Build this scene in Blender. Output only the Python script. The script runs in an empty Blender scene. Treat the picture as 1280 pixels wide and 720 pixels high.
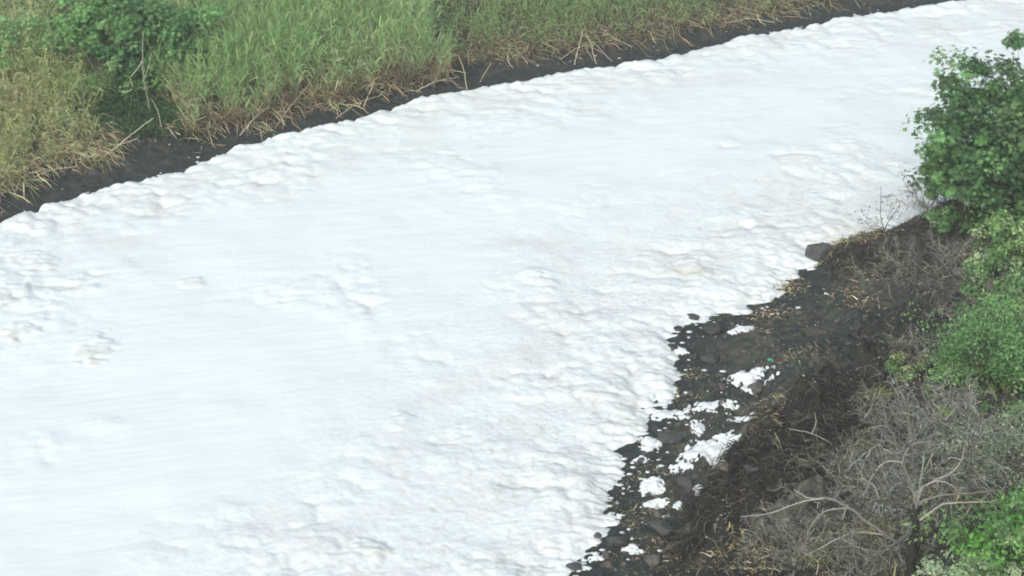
import bpy, math, random
import numpy as np
random.seed(7); RNG = np.random.default_rng(11)
D = bpy.data; SC = bpy.context.scene
COL = SC.collection
R = math.radians

# ------------------------------------------------------------------ camera, sky, sun, exposure
CAM_H, PITCH, HFOV = 22.0, R(28), R(35)
cam = D.objects.new('camera', D.cameras.new('camera')); COL.objects.link(cam)
cam.location = (0, 0, CAM_H); cam.rotation_euler = (R(90)-PITCH, 0, 0)
cam.data.sensor_width = 36; cam.data.lens = 18/math.tan(HFOV/2)
cam.data.clip_start = 0.5; cam.data.clip_end = 3000
SC.camera = cam
SUN_EL, SUN_AZ = R(43), R(205)          # azimuth measured clockwise from +Y
w = D.worlds.new('World'); SC.world = w; w.use_nodes = True
nt = w.node_tree; bg = nt.nodes['Background']
sky = nt.nodes.new('ShaderNodeTexSky'); sky.sky_type = 'NISHITA'; sky.sun_disc = False
sky.sun_elevation = SUN_EL; sky.sun_rotation = SUN_AZ
sky.air_density = 1.0; sky.dust_density = 5.0; sky.ozone_density = 1.0
nt.links.new(sky.outputs[0], bg.inputs[0]); bg.inputs[1].default_value = 0.11
sun = D.objects.new('sun', D.lights.new('sun', 'SUN')); COL.objects.link(sun)
sun.data.energy = 1.6; sun.data.angle = R(42); sun.data.color = (1.0, 0.995, 0.96)
sd = (math.sin(SUN_AZ)*math.cos(SUN_EL), math.cos(SUN_AZ)*math.cos(SUN_EL), math.sin(SUN_EL))
from mathutils import Vector
sun.rotation_euler = Vector(sd).to_track_quat('Z', 'Y').to_euler()
sun.location = (0, 0, 60)
SC.view_settings.view_transform = 'Standard'; SC.view_settings.look = 'None'
SC.view_settings.exposure = 0.54; SC.view_settings.gamma = 1
SC.render.engine = 'CYCLES'
SC.cycles.filter_width = 1.9
SC.render.resolution_x = 1024; SC.render.resolution_y = 576

# ------------------------------------------------------------------ noise
def _h(ix, iy, s):
    n = (ix.astype(np.int64)*374761393 + iy.astype(np.int64)*668265263 + s*1442695041) & 0xffffffff
    n = ((n ^ (n >> 13))*1274126177) & 0xffffffff
    n = ((n ^ (n >> 16))*2246822519) & 0xffffffff
    return ((n ^ (n >> 15)) & 0xffffff)/float(0xffffff)
def noise(x, y, s=0):
    x0 = np.floor(x); y0 = np.floor(y); fx = x-x0; fy = y-y0
    u = fx*fx*fx*(fx*(fx*6-15)+10); v = fy*fy*fy*(fy*(fy*6-15)+10)
    def g(i, j):
        a = _h(x0+i, y0+j, s)*2*np.pi
        return np.cos(a)*(fx-i) + np.sin(a)*(fy-j)
    return 1.5*((g(0,0)*(1-u)+g(1,0)*u)*(1-v) + (g(0,1)*(1-u)+g(1,1)*u)*v)
def fbm(x, y, o=4, s=0, gain=.5):
    r = 0; a = 1
    for i in range(o):
        r = r + a*noise(x*2**i+i*17.3, y*2**i-i*9.1, s+i); a *= gain
    return r
def worley(x, y, s=0):          # F1 distance
    x0 = np.floor(x); y0 = np.floor(y); d = np.full(np.shape(x), 9.0)
    for i in (-1, 0, 1):
        for j in (-1, 0, 1):
            cx = x0+i; cy = y0+j
            px = cx+_h(cx, cy, s); py = cy+_h(cx, cy, s+77)
            d = np.minimum(d, (px-x)**2+(py-y)**2)
    return np.sqrt(d)
def dome(x, y, s=0):
    q = worley(x, y, s); return np.sqrt(np.clip(1-(q/1.0)**2, 0, 1))
def sst(a, b, x):
    t = np.clip((x-a)/(b-a), 0, 1); return t*t*(3-2*t)

# ------------------------------------------------------------------ photograph geometry: rays to ground points
F = 640/math.tan(HFOV/2)
def ray(px, py):
    dx = (px-640)/F; dy = (360-py)/F
    d = np.array([dx, math.cos(PITCH)+dy*math.sin(PITCH), -math.sin(PITCH)+dy*math.cos(PITCH)])
    return d/np.linalg.norm(d)
def at(px, py, z=0.0):
    d = ray(px, py); t = (CAM_H-z)/-d[2]
    return (d[0]*t, d[1]*t)
FAR = [(0,278),(40,263),(120,238),(180,224),(222,212),(290,186),(360,168),(440,150),(520,124),(600,110),
       (680,96),(780,80),(850,66),(960,40),(1060,22),(1150,8),(1225,-2),(1320,-22)]
far_pts = [at(a, b, .30) for a, b in FAR]
far_pts = [(-400, -120), (-120, 8), (-48, 31)] + far_pts + [(45, 84), (90, 112), (220, 170), (600, 330)]
NEAR = [(690,760),(716,722),(752,690),(772,650),(778,612),(788,575),(806,545),(822,515),(850,492),(858,470),(845,440),(856,418),(895,400),
        (952,384),(985,362),(1002,338),(1060,312),(1150,282),(1290,226)]
near_pts = [at(a, b, .1) for a, b in NEAR]
near_pts = [(-300, -160), (-60, -30), (-14, 8), (-3, 22)] + near_pts + [(24, 60), (48, 82), (95, 105), (230, 160), (600, 318)]
SCARP = [(845,770),(852,700),(884,640),(935,592),(985,548),(1030,512),(1075,480),(1120,450),(1170,425),(1240,385),(1310,335)]
scarp_pts = [at(a, b, .5) for a, b in SCARP]
scarp_pts = [(-300, -170), (-40, -20), (-8, 8), (1.5, 22)] + scarp_pts + [(30, 58), (60, 84), (230, 150), (600, 300)]
RIDGE = [at(a, b, .4) for a, b in [(1068,322),(1110,312),(1150,300),(1200,300),(1290,290)]]
MOUNDS = [(*at(px, py, .9), r_, h_) for px, py, r_, h_ in [(905,632,.5,.55),(945,590,.6,.6),(1000,545,.7,.7),(1058,492,.6,.55),(1010,598,.45,.5),(1105,425,.7,.5),(1150,380,.7,.45),(1060,372,.5,.25),(970,655,.6,.35),(1085,335,.5,.3)]]
def segdist(x, y, pts, signed=True):
    best = np.full(np.shape(x), 1e9); sg = np.ones(np.shape(x))
    for (ax, ay), (bx, by) in zip(pts[:-1], pts[1:]):
        vx, vy = bx-ax, by-ay; L = vx*vx+vy*vy
        t = np.clip(((x-ax)*vx+(y-ay)*vy)/L, 0, 1)
        dx = x-(ax+t*vx); dy = y-(ay+t*vy); d = dx*dx+dy*dy
        m = d < best - 1e-9
        best = np.where(m, d, best)
        c = vx*(y-ay)-vy*(x-ax)
        sg = np.where(m, np.sign(c), sg)
    r = np.sqrt(best)
    return r*sg if signed else r
def dfar(x, y): return segdist(x, y, far_pts)        # + beyond the far shore
def dnear(x, y): return -segdist(x, y, near_pts)     # + on the near bank
def H(x, y, fine=True):
    x = np.asarray(x, float); y = np.asarray(y, float)
    a = dfar(x, y); b = dnear(x, y); s = -segdist(x, y, scarp_pts)
    n1 = fbm(x*.35, y*.35, 3, 5)
    hf = -.35 + .40*sst(-1.2, .6, a) + .38*sst(.2, 3.2, a+.5*n1) + .9*sst(2.2, 9, a) + 1.5*sst(9, 60, a)
    hn = -.35 + .38*sst(-3.4, -1.2, b) + .05*sst(-.6, .4, b) + .28*sst(0, 3.5, b)
    sn = s+.35*n1+.25*noise(x*1.1, y*1.1, 31)
    hn = hn + 1.5*sst(-.2, .6, sn) + 1.5*sst(.6, 7, sn) + 5*sst(8, 40, sn)
    rd = segdist(x, y, RIDGE, False) + .22*noise(x*1.4, y*1.4, 8)
    hn = hn + (.70+.75*sst(11.2, 13.8, x))*sst(1.25, .35, rd)
    flat = sst(.8, 2.0, b)*sst(10, 4, s)
    hn = hn + flat*(.20*fbm(x*.75, y*.75, 3, 301)+.16*np.abs(noise(x*1.9, y*1.9, 303))+.07*dome(x*3.3, y*3.3, 304)) + sst(40, 10, b)*0
    for mx_, my_, mr_, mh_ in MOUNDS:
        q_ = np.hypot(x-mx_, y-my_)/mr_+.35*noise(x*2.1, y*2.1, 310)
        hn = hn + mh_*sst(1.25, .45, q_)
    h = np.maximum(hf, hn)
    land = np.clip(np.maximum(a, b)+.2, 0, 1)
    h = h + land*(.05*fbm(x*.9, y*.9, 3, 3))
    if fine:
        up = sst(-.4, .6, sn)*np.clip(b, 0, 1)
        lump = dome(x*1.7, y*1.7, 41)-.75
        h = h + land*(.045*fbm(x*3.1, y*3.1, 4, 9) + .07*lump*np.clip(b, 0, 1)*2.2+.07*np.clip(a,0,1)*lump) + up*.09*np.abs(fbm(x*2.2, y*2.2, 4, 12))
    return h
_T = np.concatenate([np.arange(24, 60, .12), np.arange(60, 110, .3)])
def hit(px, py):
    d = ray(px, py); P = np.array([0, 0, CAM_H])+_T[:, None]*d
    hh = H(P[:, 0], P[:, 1]); k = np.argmax(P[:, 2] < hh)
    return np.array([P[k, 0], P[k, 1], hh[k]])
def hz(x, y): return float(H(np.array([x]), np.array([y]))[0])

# ------------------------------------------------------------------ mesh / material helpers
def tag(o, label=None, cat=None, group=None, kind=None):
    if label: o['label'] = label
    if cat: o['category'] = cat
    if group: o['group'] = group
    if kind: o['kind'] = kind
    return o
def new_mesh(name, V, Fc, mat, col=None, smooth=False):
    """Fc: array (n,3) or (n,4), or list of such arrays"""
    me = D.meshes.new(name)
    if not isinstance(Fc, list): Fc = [Fc]
    V = np.asarray(V, np.float32)
    nl = sum(f.size for f in Fc); nf = sum(len(f) for f in Fc)
    me.vertices.add(len(V)); me.vertices.foreach_set('co', V.ravel())
    me.loops.add(nl); me.polygons.add(nf)
    me.loops.foreach_set('vertex_index', np.concatenate([f.ravel() for f in Fc]).astype(np.int32))
    st = []; k = 0
    for f in Fc:
        st.append(k+np.arange(len(f))*f.shape[1]); k += f.size
    me.polygons.foreach_set('loop_start', np.concatenate(st).astype(np.int32))
    me.polygons.foreach_set('use_smooth', np.full(nf, smooth))
    if col is not None:
        ca = me.color_attributes.new('Col', 'FLOAT_COLOR', 'POINT')
        c4 = np.ones((len(V), 4), np.float32); c4[:, :3] = col
        ca.data.foreach_set('color', c4.ravel())
    me.update(calc_edges=True); me.validate()
    me.materials.append(mat)
    return me
def obj(name, me, parent=None, loc=None):
    o = D.objects.new(name, me); COL.objects.link(o)
    if parent is not None: o.parent = parent
    if loc is not None: o.location = loc
    return o
def empty(name, loc):
    o = D.objects.new(name, None); COL.objects.link(o); o.location = loc; o.empty_display_size = .2
    return o
def ribbons(P, W, roll=None):
    """P (n,s,3) paths, W (n,s) half widths -> flat tapered blades"""
    n, s, _ = P.shape
    T = np.gradient(P, axis=1); T /= np.linalg.norm(T, axis=2, keepdims=True)+1e-9
    ang = RNG.uniform(0, 2*np.pi, n) if roll is None else roll
    ref = np.stack([np.cos(ang), np.sin(ang), np.full(n, .15)], 1)[:, None, :]
    S = np.cross(T, np.broadcast_to(ref, T.shape)); S /= np.linalg.norm(S, axis=2, keepdims=True)+1e-9
    A = P-S*W[..., None]; B = P+S*W[..., None]
    V = np.stack([A, B], 2).reshape(-1, 3)
    i = (np.arange(n)[:, None]*s+np.arange(s-1)[None])*2
    Q = np.stack([i, i+1, i+3, i+2], -1).reshape(-1, 4)
    return V, Q
def tubes(P, W, k=3):
    n, s, _ = P.shape
    T = np.gradient(P, axis=1); T /= np.linalg.norm(T, axis=2, keepdims=True)+1e-9
    ref = np.where(np.abs(T[..., 2:3]) > .85, np.array([1., 0, 0]), np.array([0, 0, 1.]))
    A = np.cross(T, ref); A /= np.linalg.norm(A, axis=2, keepdims=True)+1e-9
    B = np.cross(T, A)
    a = np.arange(k)*2*np.pi/k
    V = P[:, :, None, :] + W[:, :, None, None]*(A[:, :, None, :]*np.cos(a)[None, None, :, None]+B[:, :, None, :]*np.sin(a)[None, None, :, None])
    V = V.reshape(-1, 3)
    base = (np.arange(n)[:, None, None]*s+np.arange(s-1)[None, :, None])*k
    j = np.arange(k)[None, None]; j2 = (j+1) % k
    Q = np.stack([base+j, base+j2, base+k+j2, base+k+j], -1).reshape(-1, 4)
    return V, Q
def merge(parts):
    V = []; Q = []; C = []; o = 0
    for v, q, c in parts:
        V.append(v); Q.append(q+o); C.append(np.broadcast_to(c, (len(v), 3))); o += len(v)
    t = {}
    for q in Q: t.setdefault(q.shape[1], []).append(q)
    return np.concatenate(V), [np.concatenate(x) for x in t.values()], np.concatenate(C)
def arcs(base, dirv, L, droop, s=5, wob=0.):
    """curved paths: base (n,3), dir (n,3) unit, L (n), droop (n)"""
    t = np.linspace(0, 1, s)[None, :, None]
    P = base[:, None, :] + dirv[:, None, :]*(L[:, None, None]*t)
    P[:, :, 2] -= (droop*L)[:, None]*(t[..., 0]**2)
    if wob:
        n = len(base)
        a = RNG.normal(0, 1, (n, 1, 3)); b = RNG.normal(0, 1, (n, 1, 3)); c = RNG.uniform(2, 5, (n, 1, 1))
        P += wob*L[:, None, None]*t*(np.sin(c*t*2)*a+np.cos(c*t*3.1)*b*.6)
    return P
GAIN = 1.0
def pick(pal, n, jit=.15):
    pal = np.array(pal); c = np.minimum(pal[RNG.integers(0, len(pal), n)]*GAIN, .62)
    return np.clip(c*(1+RNG.normal(0, jit, (n, 1)))*(1+RNG.normal(0, jit*.35, (n, 3))), .005, .9)

def mat_base(name):
    m = D.materials.new(name); m.use_nodes = True
    return m, m.node_tree, m.node_tree.nodes['Principled BSDF']
def mat_attr(name, rough=.6, transl=0., detail=0., scale=6., bump=0.):
    m, t, b = mat_base(name)
    at_ = t.nodes.new('ShaderNodeAttribute'); at_.attribute_name = 'Col'
    src = at_.outputs['Color']
    if detail or bump:
        tc = t.nodes.new('ShaderNodeTexCoord')
        nz = t.nodes.new('ShaderNodeTexNoise'); nz.inputs['Scale'].default_value = scale; nz.inputs['Detail'].default_value = 8
        nz.inputs['Roughness'].default_value = .65
        t.links.new(tc.outputs['Object'], nz.inputs['Vector'])
        if detail:
            mr = t.nodes.new('ShaderNodeMapRange'); mr.inputs[1].default_value = .3; mr.inputs[2].default_value = .7
            mr.inputs[3].default_value = 1-detail; mr.inputs[4].default_value = 1+detail
            t.links.new(nz.outputs[0], mr.inputs[0])
            mx = t.nodes.new('ShaderNodeVectorMath'); mx.operation = 'SCALE'
            t.links.new(src, mx.inputs[0]); t.links.new(mr.outputs[0], mx.inputs['Scale']); src = mx.outputs[0]
        if bump:
            bp = t.nodes.new('ShaderNodeBump'); bp.inputs['Strength'].default_value = 1; bp.inputs['Distance'].default_value = bump
            t.links.new(nz.outputs[0], bp.inputs['Height']); t.links.new(bp.outputs[0], b.inputs['Normal'])
    t.links.new(src, b.inputs['Base Color'])
    b.inputs['Roughness'].default_value = rough; b.inputs['Specular IOR Level'].default_value = .3
    if transl:
        tr = t.nodes.new('ShaderNodeBsdfTranslucent'); t.links.new(src, tr.inputs[0])
        ms = t.nodes.new('ShaderNodeMixShader'); ms.inputs[0].default_value = transl
        t.links.new(b.outputs[0], ms.inputs[1]); t.links.new(tr.outputs[0], ms.inputs[2])
        t.links.new(ms.outputs[0], t.nodes['Material Output'].inputs[0])
    return m
M_leaf = mat_attr('leaf', .5, .45)
M_reed = mat_attr('reed_blade', .6, .5)
M_dry = mat_attr('dry_plant', .85, .1)
M_twig = mat_attr('dead_wood', .9, detail=.25, scale=20)
M_ground = mat_attr('ground_soil', .8, detail=.5, scale=5, bump=.05)
M_rock = mat_attr('wet_stone', .5, detail=.35, scale=14, bump=.03)
M_plastic = mat_attr('plastic', .35)

# ------------------------------------------------------------------ ground, water, foam sheets
def axis(lo, hi, step, outer, g=1.18):
    c = list(np.arange(lo, hi, step)); s = step
    while c[-1] < outer: s *= g; c.append(c[-1]+s)
    s = step
    while c[0] > -outer: s *= g; c.insert(0, c[0]-s)
    return np.array(c)
def grid(step, us, lo=24, hi=80):
    """sheet, finest where it is nearest to the bank; widths grow with y"""
    yy = [lo]; 
    while yy[-1] < hi: yy.append(yy[-1]+step*max(.6, yy[-1]/45))
    s = step*1.5
    while yy[-1] < 480: s *= 1.2; yy.append(yy[-1]+s)
    s = step
    while yy[0] > -300: s *= 1.25; yy.insert(0, yy[0]-s)
    yy = np.array(yy)
    u = axis(-.40, .40, us, 1.5, 1.25)
    k = np.where(yy > 20, yy+6, 46.0-yy)
    X = u[None]*k[:, None]; Y = np.broadcast_to(yy[:, None], X.shape).copy()
    return X, Y
def quads(r, c):
    i = (np.arange(r-1)[:, None]*c+np.arange(c-1)[None])
    return np.stack([i, i+1, i+c+1, i+c], -1).reshape(-1, 4)

X, Y = grid(.085, .0022)
Z = H(X, Y)
a = dfar(X, Y); b = dnear(X, Y); s = -segdist(X, Y, scarp_pts)
nn = fbm(X*.6, Y*.6, 4, 60); n2 = fbm(X*2.3, Y*2.3, 3, 61)
mud = np.array([.028, .037, .035]); soil = np.array([.075, .074, .055]); gnd = np.array([.055, .075, .03]); grey = np.array([.10, .098, .088])
def mixc(c, d, m): return c*(1-m[..., None])+d*m[..., None]
C = np.broadcast_to(mud, X.shape+(3,))
C = mixc(C, soil, sst(2.0, 3.4, a+.6*nn)); C = mixc(C, gnd, sst(4, 8, a))
brown = np.array([.054, .058, .047])
nb = sst(-.3, .45, nn+n2*.5)*sst(.2, 1.2, b)*(s < .2)
C = mixc(C, brown, nb*.8); C = mixc(C, np.array([.075, .068, .048]), sst(.1, .6, fbm(X*1.3, Y*1.3, 3, 305))*sst(.8, 2, b)*.7)
C = mixc(C, np.array([.05, .06, .03]), sst(.25, .6, fbm(X*2.1, Y*2.1, 3, 306))*sst(.1, .5, b)*sst(3, 1.5, b)*.7)
C = mixc(C, np.array([.07, .062, .045]), sst(0, .6, fbm(X*1.6, Y*1.6, 3, 307))*sst(.5, 1.6, a)*.8)
C = mixc(C, np.array([.018, .019, .014]), sst(-1.3, -.2, s+.4*nn)*(b > 0)*.95)
C = mixc(C, grey*.35, sst(2.0, 3.4, s+.4*nn))
C = mixc(C, gnd, sst(5, 14, s))
ground = obj('ground', new_mesh('ground', np.stack([X, Y, Z], -1).reshape(-1, 3), quads(*X.shape), M_ground, C.reshape(-1, 3), True))
tag(ground, kind='structure')

m, t, bs = mat_base('river_water')
bs.inputs['Base Color'].default_value = (.035, .045, .045, 1); bs.inputs['Roughness'].default_value = .12
wn = t.nodes.new('ShaderNodeTexNoise'); wn.inputs['Scale'].default_value = 3; bp = t.nodes.new('ShaderNodeBump'); bp.inputs['Distance'].default_value = .02
t.links.new(wn.outputs[0], bp.inputs['Height']); t.links.new(bp.outputs[0], bs.inputs['Normal'])
wx = np.linspace(-900, 900, 19); wy = np.linspace(-420, 620, 15); WX, WY = np.meshgrid(wx, wy)
tag(obj('river_water', new_mesh('river_water', np.stack([WX, WY, np.full_like(WX, -.02)], -1).reshape(-1, 3), quads(15, 15), m)), kind='structure')

# foam material: white froth, faintly grey and beige with dirt, and shade painted into its creases
def foam_mat(name):
    m, t, b = mat_base(name)
    at_ = t.nodes.new('ShaderNodeAttribute'); at_.attribute_name = 'Col'
    tc = t.nodes.new('ShaderNodeTexCoord')
    nz = t.nodes.new('ShaderNodeTexNoise'); nz.inputs['Scale'].default_value = 10; nz.inputs['Detail'].default_value = 6
    vo = t.nodes.new('ShaderNodeTexVoronoi'); vo.inputs['Scale'].default_value = 7
    t.links.new(tc.outputs['Object'], nz.inputs['Vector']); t.links.new(tc.outputs['Object'], vo.inputs['Vector'])
    ad = t.nodes.new('ShaderNodeMath'); ad.operation = 'SUBTRACT'
    t.links.new(nz.outputs[0], ad.inputs[0]); t.links.new(vo.outputs[0], ad.inputs[1])
    ra = t.nodes.new('ShaderNodeAttribute'); ra.attribute_name = 'rough_amt'
    mu = t.nodes.new('ShaderNodeMath'); mu.operation = 'MULTIPLY'
    t.links.new(ad.outputs[0], mu.inputs[0]); t.links.new(ra.outputs['Fac'], mu.inputs[1])
    bp = t.nodes.new('ShaderNodeBump'); bp.inputs['Distance'].default_value = .012; bp.inputs['Strength'].default_value = 1
    t.links.new(mu.outputs[0], bp.inputs['Height']); t.links.new(bp.outputs[0], b.inputs['Normal'])
    t.links.new(at_.outputs['Color'], b.inputs['Base Color'])
    b.inputs['Roughness'].default_value = .9; b.inputs['Specular IOR Level'].default_value = .2
    return m
M_foam = foam_mat('foam')
X, Y = grid(.07, .0017)
af = -dfar(X, Y); bn = -dnear(X, Y)         # + inside the river
# flow coordinates: the river runs from lower left to upper right
c_, s_ = math.cos(R(13)), math.sin(R(13))
U = X*c_+Y*s_; Vv = -X*s_+Y*c_
wrp = .6*fbm(X*.25, Y*.25, 2, 90)
dm1 = dome(X*.9+wrp, Y*.9+wrp, 21); dm2 = dome(X*2.3, Y*2.3, 22); dm3 = dome(X*5.2+wrp, Y*5.2, 23)
rim = sst(1.6, .1, af)
ef = af + .40*(dm1-.7) + .36*(dm2-.7) + .20*(dm3-.7)
en = bn + .50*fbm(X*.9, Y*.9, 4, 24) + .30*(dm2-.7) + .34*fbm(X*2.2, Y*5.5, 3, 84)*sst(2.5, 0, bn)*.8
inf = np.sqrt(np.clip((ef+.02)/.55, 0, 1)); inn = np.sqrt(np.clip((en+.05)/1.5, 0, 1))
zf = -.15+.50*inf; zn = -.10+.34*inn
edge_f = sst(7, .6, af+1.5*fbm(X*.15, Y*.15, 2, 71)); edge_n = sst(11, .8, bn+2.5*fbm(X*.15, Y*.15, 3, 72))
zone = np.clip(np.maximum(edge_f, edge_n*.95), 0, 1)
blotch = np.maximum(sst(.05, .6, fbm(X*.16, Y*.16, 3, 75))*.6, sst(5.5, 1.5, np.hypot(X+14.5, (Y-40)*.8)))
lump = np.clip(np.maximum(zone, blotch), .04, 1)
pw = worley(X*1.25+wrp, Y*1.25, 211); pw2 = worley(X*3.1+wrp*2, Y*3.1, 212)
puff = .13*(np.sqrt(np.clip(1-pw*pw*1.3, 0, 1))-.7)+.06*(np.sqrt(np.clip(1-pw2*pw2*1.2, 0, 1))-.7)
pm = sst(-.05, .5, fbm(X*.33, Y*.33, 3, 213)+.30*zone)
pw3 = worley(X*6.3+wrp*3, Y*6.3, 214)
lmp = .12*(dm1-.75)+.07*(dm2-.75)+.03*(dm3-.75)+.05*fbm(X*1.6, Y*1.6, 3, 26)+.06*fbm(X*.7, Y*.7, 2, 25)+puff*pm*1.6
streak = .006*fbm(U*.35+wrp, Vv*2.2, 3, 27)+.0035*fbm(U*1.2, Vv*7, 2, 28)
swell = .05*fbm(X*.22, Y*.22, 3, 29)
gran = .012*fbm(X*6, Y*6, 3, 30)*sst(11, 1, bn)
base = np.minimum(zf, zn+.2*sst(2, 9, bn))
body = np.clip(np.minimum(inf, inn), 0, 1)
Z = base + body*(lump*lmp*(.36+.22*sst(4, .3, af)) + streak*(1-.6*zone) + swell + gran + .50*pm*lump*(.16*(np.sqrt(np.clip(1-pw*pw*1.3, 0, 1))-.7)+.085*(np.sqrt(np.clip(1-pw2*pw2*1.2, 0, 1))-.7)+.06*(np.sqrt(np.clip(1-pw3*pw3, 0, 1))-.7)) + rim*(.16*(dm2-.7)+.10*(dm3-.7)))
# stained lumps, their near side darkened in colour as shade
LUMPS = [(862,335,26,1),(465,687,20,.8),(28,417,18,1),(122,437,26,.8),(240,357,12,.6),(14,370,30,.55),(38,330,26,.5),(100,362,18,.3),
         (948,283,18,.4),(672,350,20,.3),(1068,190,26,.3),(500,530,18,.3)]
stain_shade = np.zeros_like(X)
for i, (px, py, w_, st) in enumerate(LUMPS):
    x_, y_ = at(px, py, .3); r_ = w_/F*math.hypot(x_, y_)*1.25
    m_ = (np.abs(X-x_) < 2.5*r_) & (np.abs(Y-y_) < 2.5*r_)
    xs, ys = X[m_], Y[m_]
    rr = np.hypot((xs-x_)/r_, (ys-y_)/r_)+.7*fbm(xs*1.3+i, ys*1.3, 4, 140+i)+.35*noise(xs*4, ys*4, 150+i)
    bump = np.clip(1-rr*rr, 0, 1)**.75
    Z[m_] += .075*bump*(.5+.5*st)+.03*bump*noise(xs*7, ys*7, 3)
    stain_shade[m_] = np.maximum(stain_shade[m_], st*np.clip(bump*1.5, 0, 1)*sst(.45, -.6, (ys-y_)/r_))
Cw = np.array([.66, .75, .765]); Cg = np.array([.60, .66, .655]); Cb = np.array([.51, .55, .50])
tn = fbm(X*.5, Y*.5, 4, 33); t2 = fbm(X*2.6, Y*2.6, 4, 34)
FC = np.broadcast_to(Cw, X.shape+(3,))
FC = mixc(FC, Cg, np.clip(zone*.55*sst(-.5, .6, tn)+.25*zone, 0, 1))
FC = mixc(FC, Cb, zone*sst(.2, .9, t2)*.45+ .10*sst(.3, .8, tn)+.5*pm*sst(.55, .95, pw)*lump)  # creases between the puffs greyed too, shade put into the colour
FC = mixc(FC, np.array([.45, .43, .38]), sst(.35, .8, fbm(X*5, Y*5, 3, 35)+.3*fbm(X*.8, Y*.8, 2, 36))*sst(8, .6, bn)*.5)
FC = mixc(FC, np.array([.47, .495, .44]), stain_shade*.75)
keep = ((ef > -.4) & (en > -.6))
q = quads(*X.shape); kq = keep.ravel()[q].all(1); q = q[kq]
used = np.zeros(X.size, bool); used[q.ravel()] = True; remap = np.cumsum(used)-1
foam_me = new_mesh('river_foam', np.stack([X, Y, Z], -1).reshape(-1, 3)[used], remap[q], M_foam, FC.reshape(-1, 3)[used], True)
ra = foam_me.attributes.new('rough_amt', 'FLOAT', 'POINT'); ra.data.foreach_set('value', (.05+.35*lump+.45*edge_n).ravel()[used].astype(np.float32))
foam = obj('river_foam', foam_me); tag(foam, kind='structure')
FXv, FYv, FZv = X, Y, Z
def foam_z(x, y):
    i = np.argmin(np.abs(FYv[:, 0]-y)); j = np.argmin(np.abs(FXv[i]-x)); return FZv[i, j]
def heap(name, cx, cy, z0, rx, ry, h, n, mat, col, seed, amp=.25, fol=None, fine=0., colf=None):
    """irregular dome on a square grid whose rim dives below what it lies on"""
    g = np.linspace(-1.35, 1.35, n); GX, GY = np.meshgrid(g, g)
    x = GX*rx; y = GY*ry
    r = np.sqrt(GX**2+GY**2) + amp*fbm((x+cx)*1.1/max(rx, .2)+seed, (y+cy)*1.1/max(ry, .2), 4, seed)
    if fine: r = r+fine*np.abs(fbm((x+cx)*4.5, (y+cy)*7, 3, seed+9))
    p = np.sqrt(np.clip(1-r*r, 0, 1))
    z = h*p + h*.35*(dome(x/rx*2.6+seed, y/ry*2.6, seed)-.6)*p - .12*sst(.85, 1.3, r)
    if fol is not None: z = z + fol(x+cx, y+cy) - z0
    k = (r < 1.25); q = quads(n, n); q = q[k.ravel()[q].all(1)]
    used = np.zeros(n*n, bool); used[q.ravel()] = True; rm = np.cumsum(used)-1
    V = np.stack([x, y, z], -1).reshape(-1, 3)[used]
    c = col if colf is None else colf(x+cx, y+cy, p).reshape(-1, 3)[used]
    me = new_mesh(name, V, rm[q], mat, c, True)
    rr = me.attributes.new('rough_amt', 'FLOAT', 'POINT'); rr.data.foreach_set('value', np.full(len(V), .5, np.float32))
    return obj(name, me, loc=(cx, cy, z0))
# foam left lying on the mud
PATCH = [(937,474,23,11,'largest lone white foam patch high on the dark mud'),
         (882,507,20,7,'ragged white foam strip at the inner edge of the mud flat'),
         (929,526,19,6,'thin white foam streak right of the broken patches'),
         (906,551,17,6,'narrow white foam patch just above the widest one'),
         (882,572,34,14,'widest broken white foam patch in the middle of the stony mud'),
         (852,586,12,6,'small white foam patch touching the widest one on its left'),
         (812,556,15,8,'rounded white foam cushion beside the river foam, upper one'),
         (816,614,15,8,'rounded white foam cushion lying alone on stones, lower one'),
         (838,521,20,8,'flat white foam tongue between brown weed and mud'),
         (873,536,9,10,'short upright foam streak joining two white patches'),
         (801,577,10,4,'thin white foam sliver on mud left of the stones'),
         (822,634,17,5,'low white foam strip below the lone cushion'),
         (874,618,9,7,'speckled foam scrap at the foot of the dark bank'),
         (848,635,7,5,'tiny foam scrap beside a wet stone'),
         (912,507,10,4,'faint foam scrap under the largest patch'),
         (794,688,12,5,'foam scrap on wet mud right of the black rock'),
         (765,652,13,5,'foam finger reaching into the mud above the black rock'),
         (928,412,16,5,'foam remnant on straw near the upper shore'),
         (850,442,12,4,'foam scrap by the dark inlets of the river edge'),
         (745,700,10,4,'foam scrap between the two dark rocks at the bottom')]
for i, (px, py, w, h, lab) in enumerate(PATCH):
    p = hit(px, py); sc = np.linalg.norm(p-[0, 0, CAM_H])/F
    rx = w*sc*1.15; ry = h*sc/math.sin(PITCH+.05)*1.15
    o = heap('foam_patch', p[0], p[1], p[2], rx, ry, .07+.05*(i in (6, 7, 0, 4)), 44, M_foam, np.array([.61, .69, .71]), 200+i, .55 if i not in (6, 7) else .35, fol=H, fine=.8)
    tag(o, lab, 'foam patch', 'white foam stranded on the mud')

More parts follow.
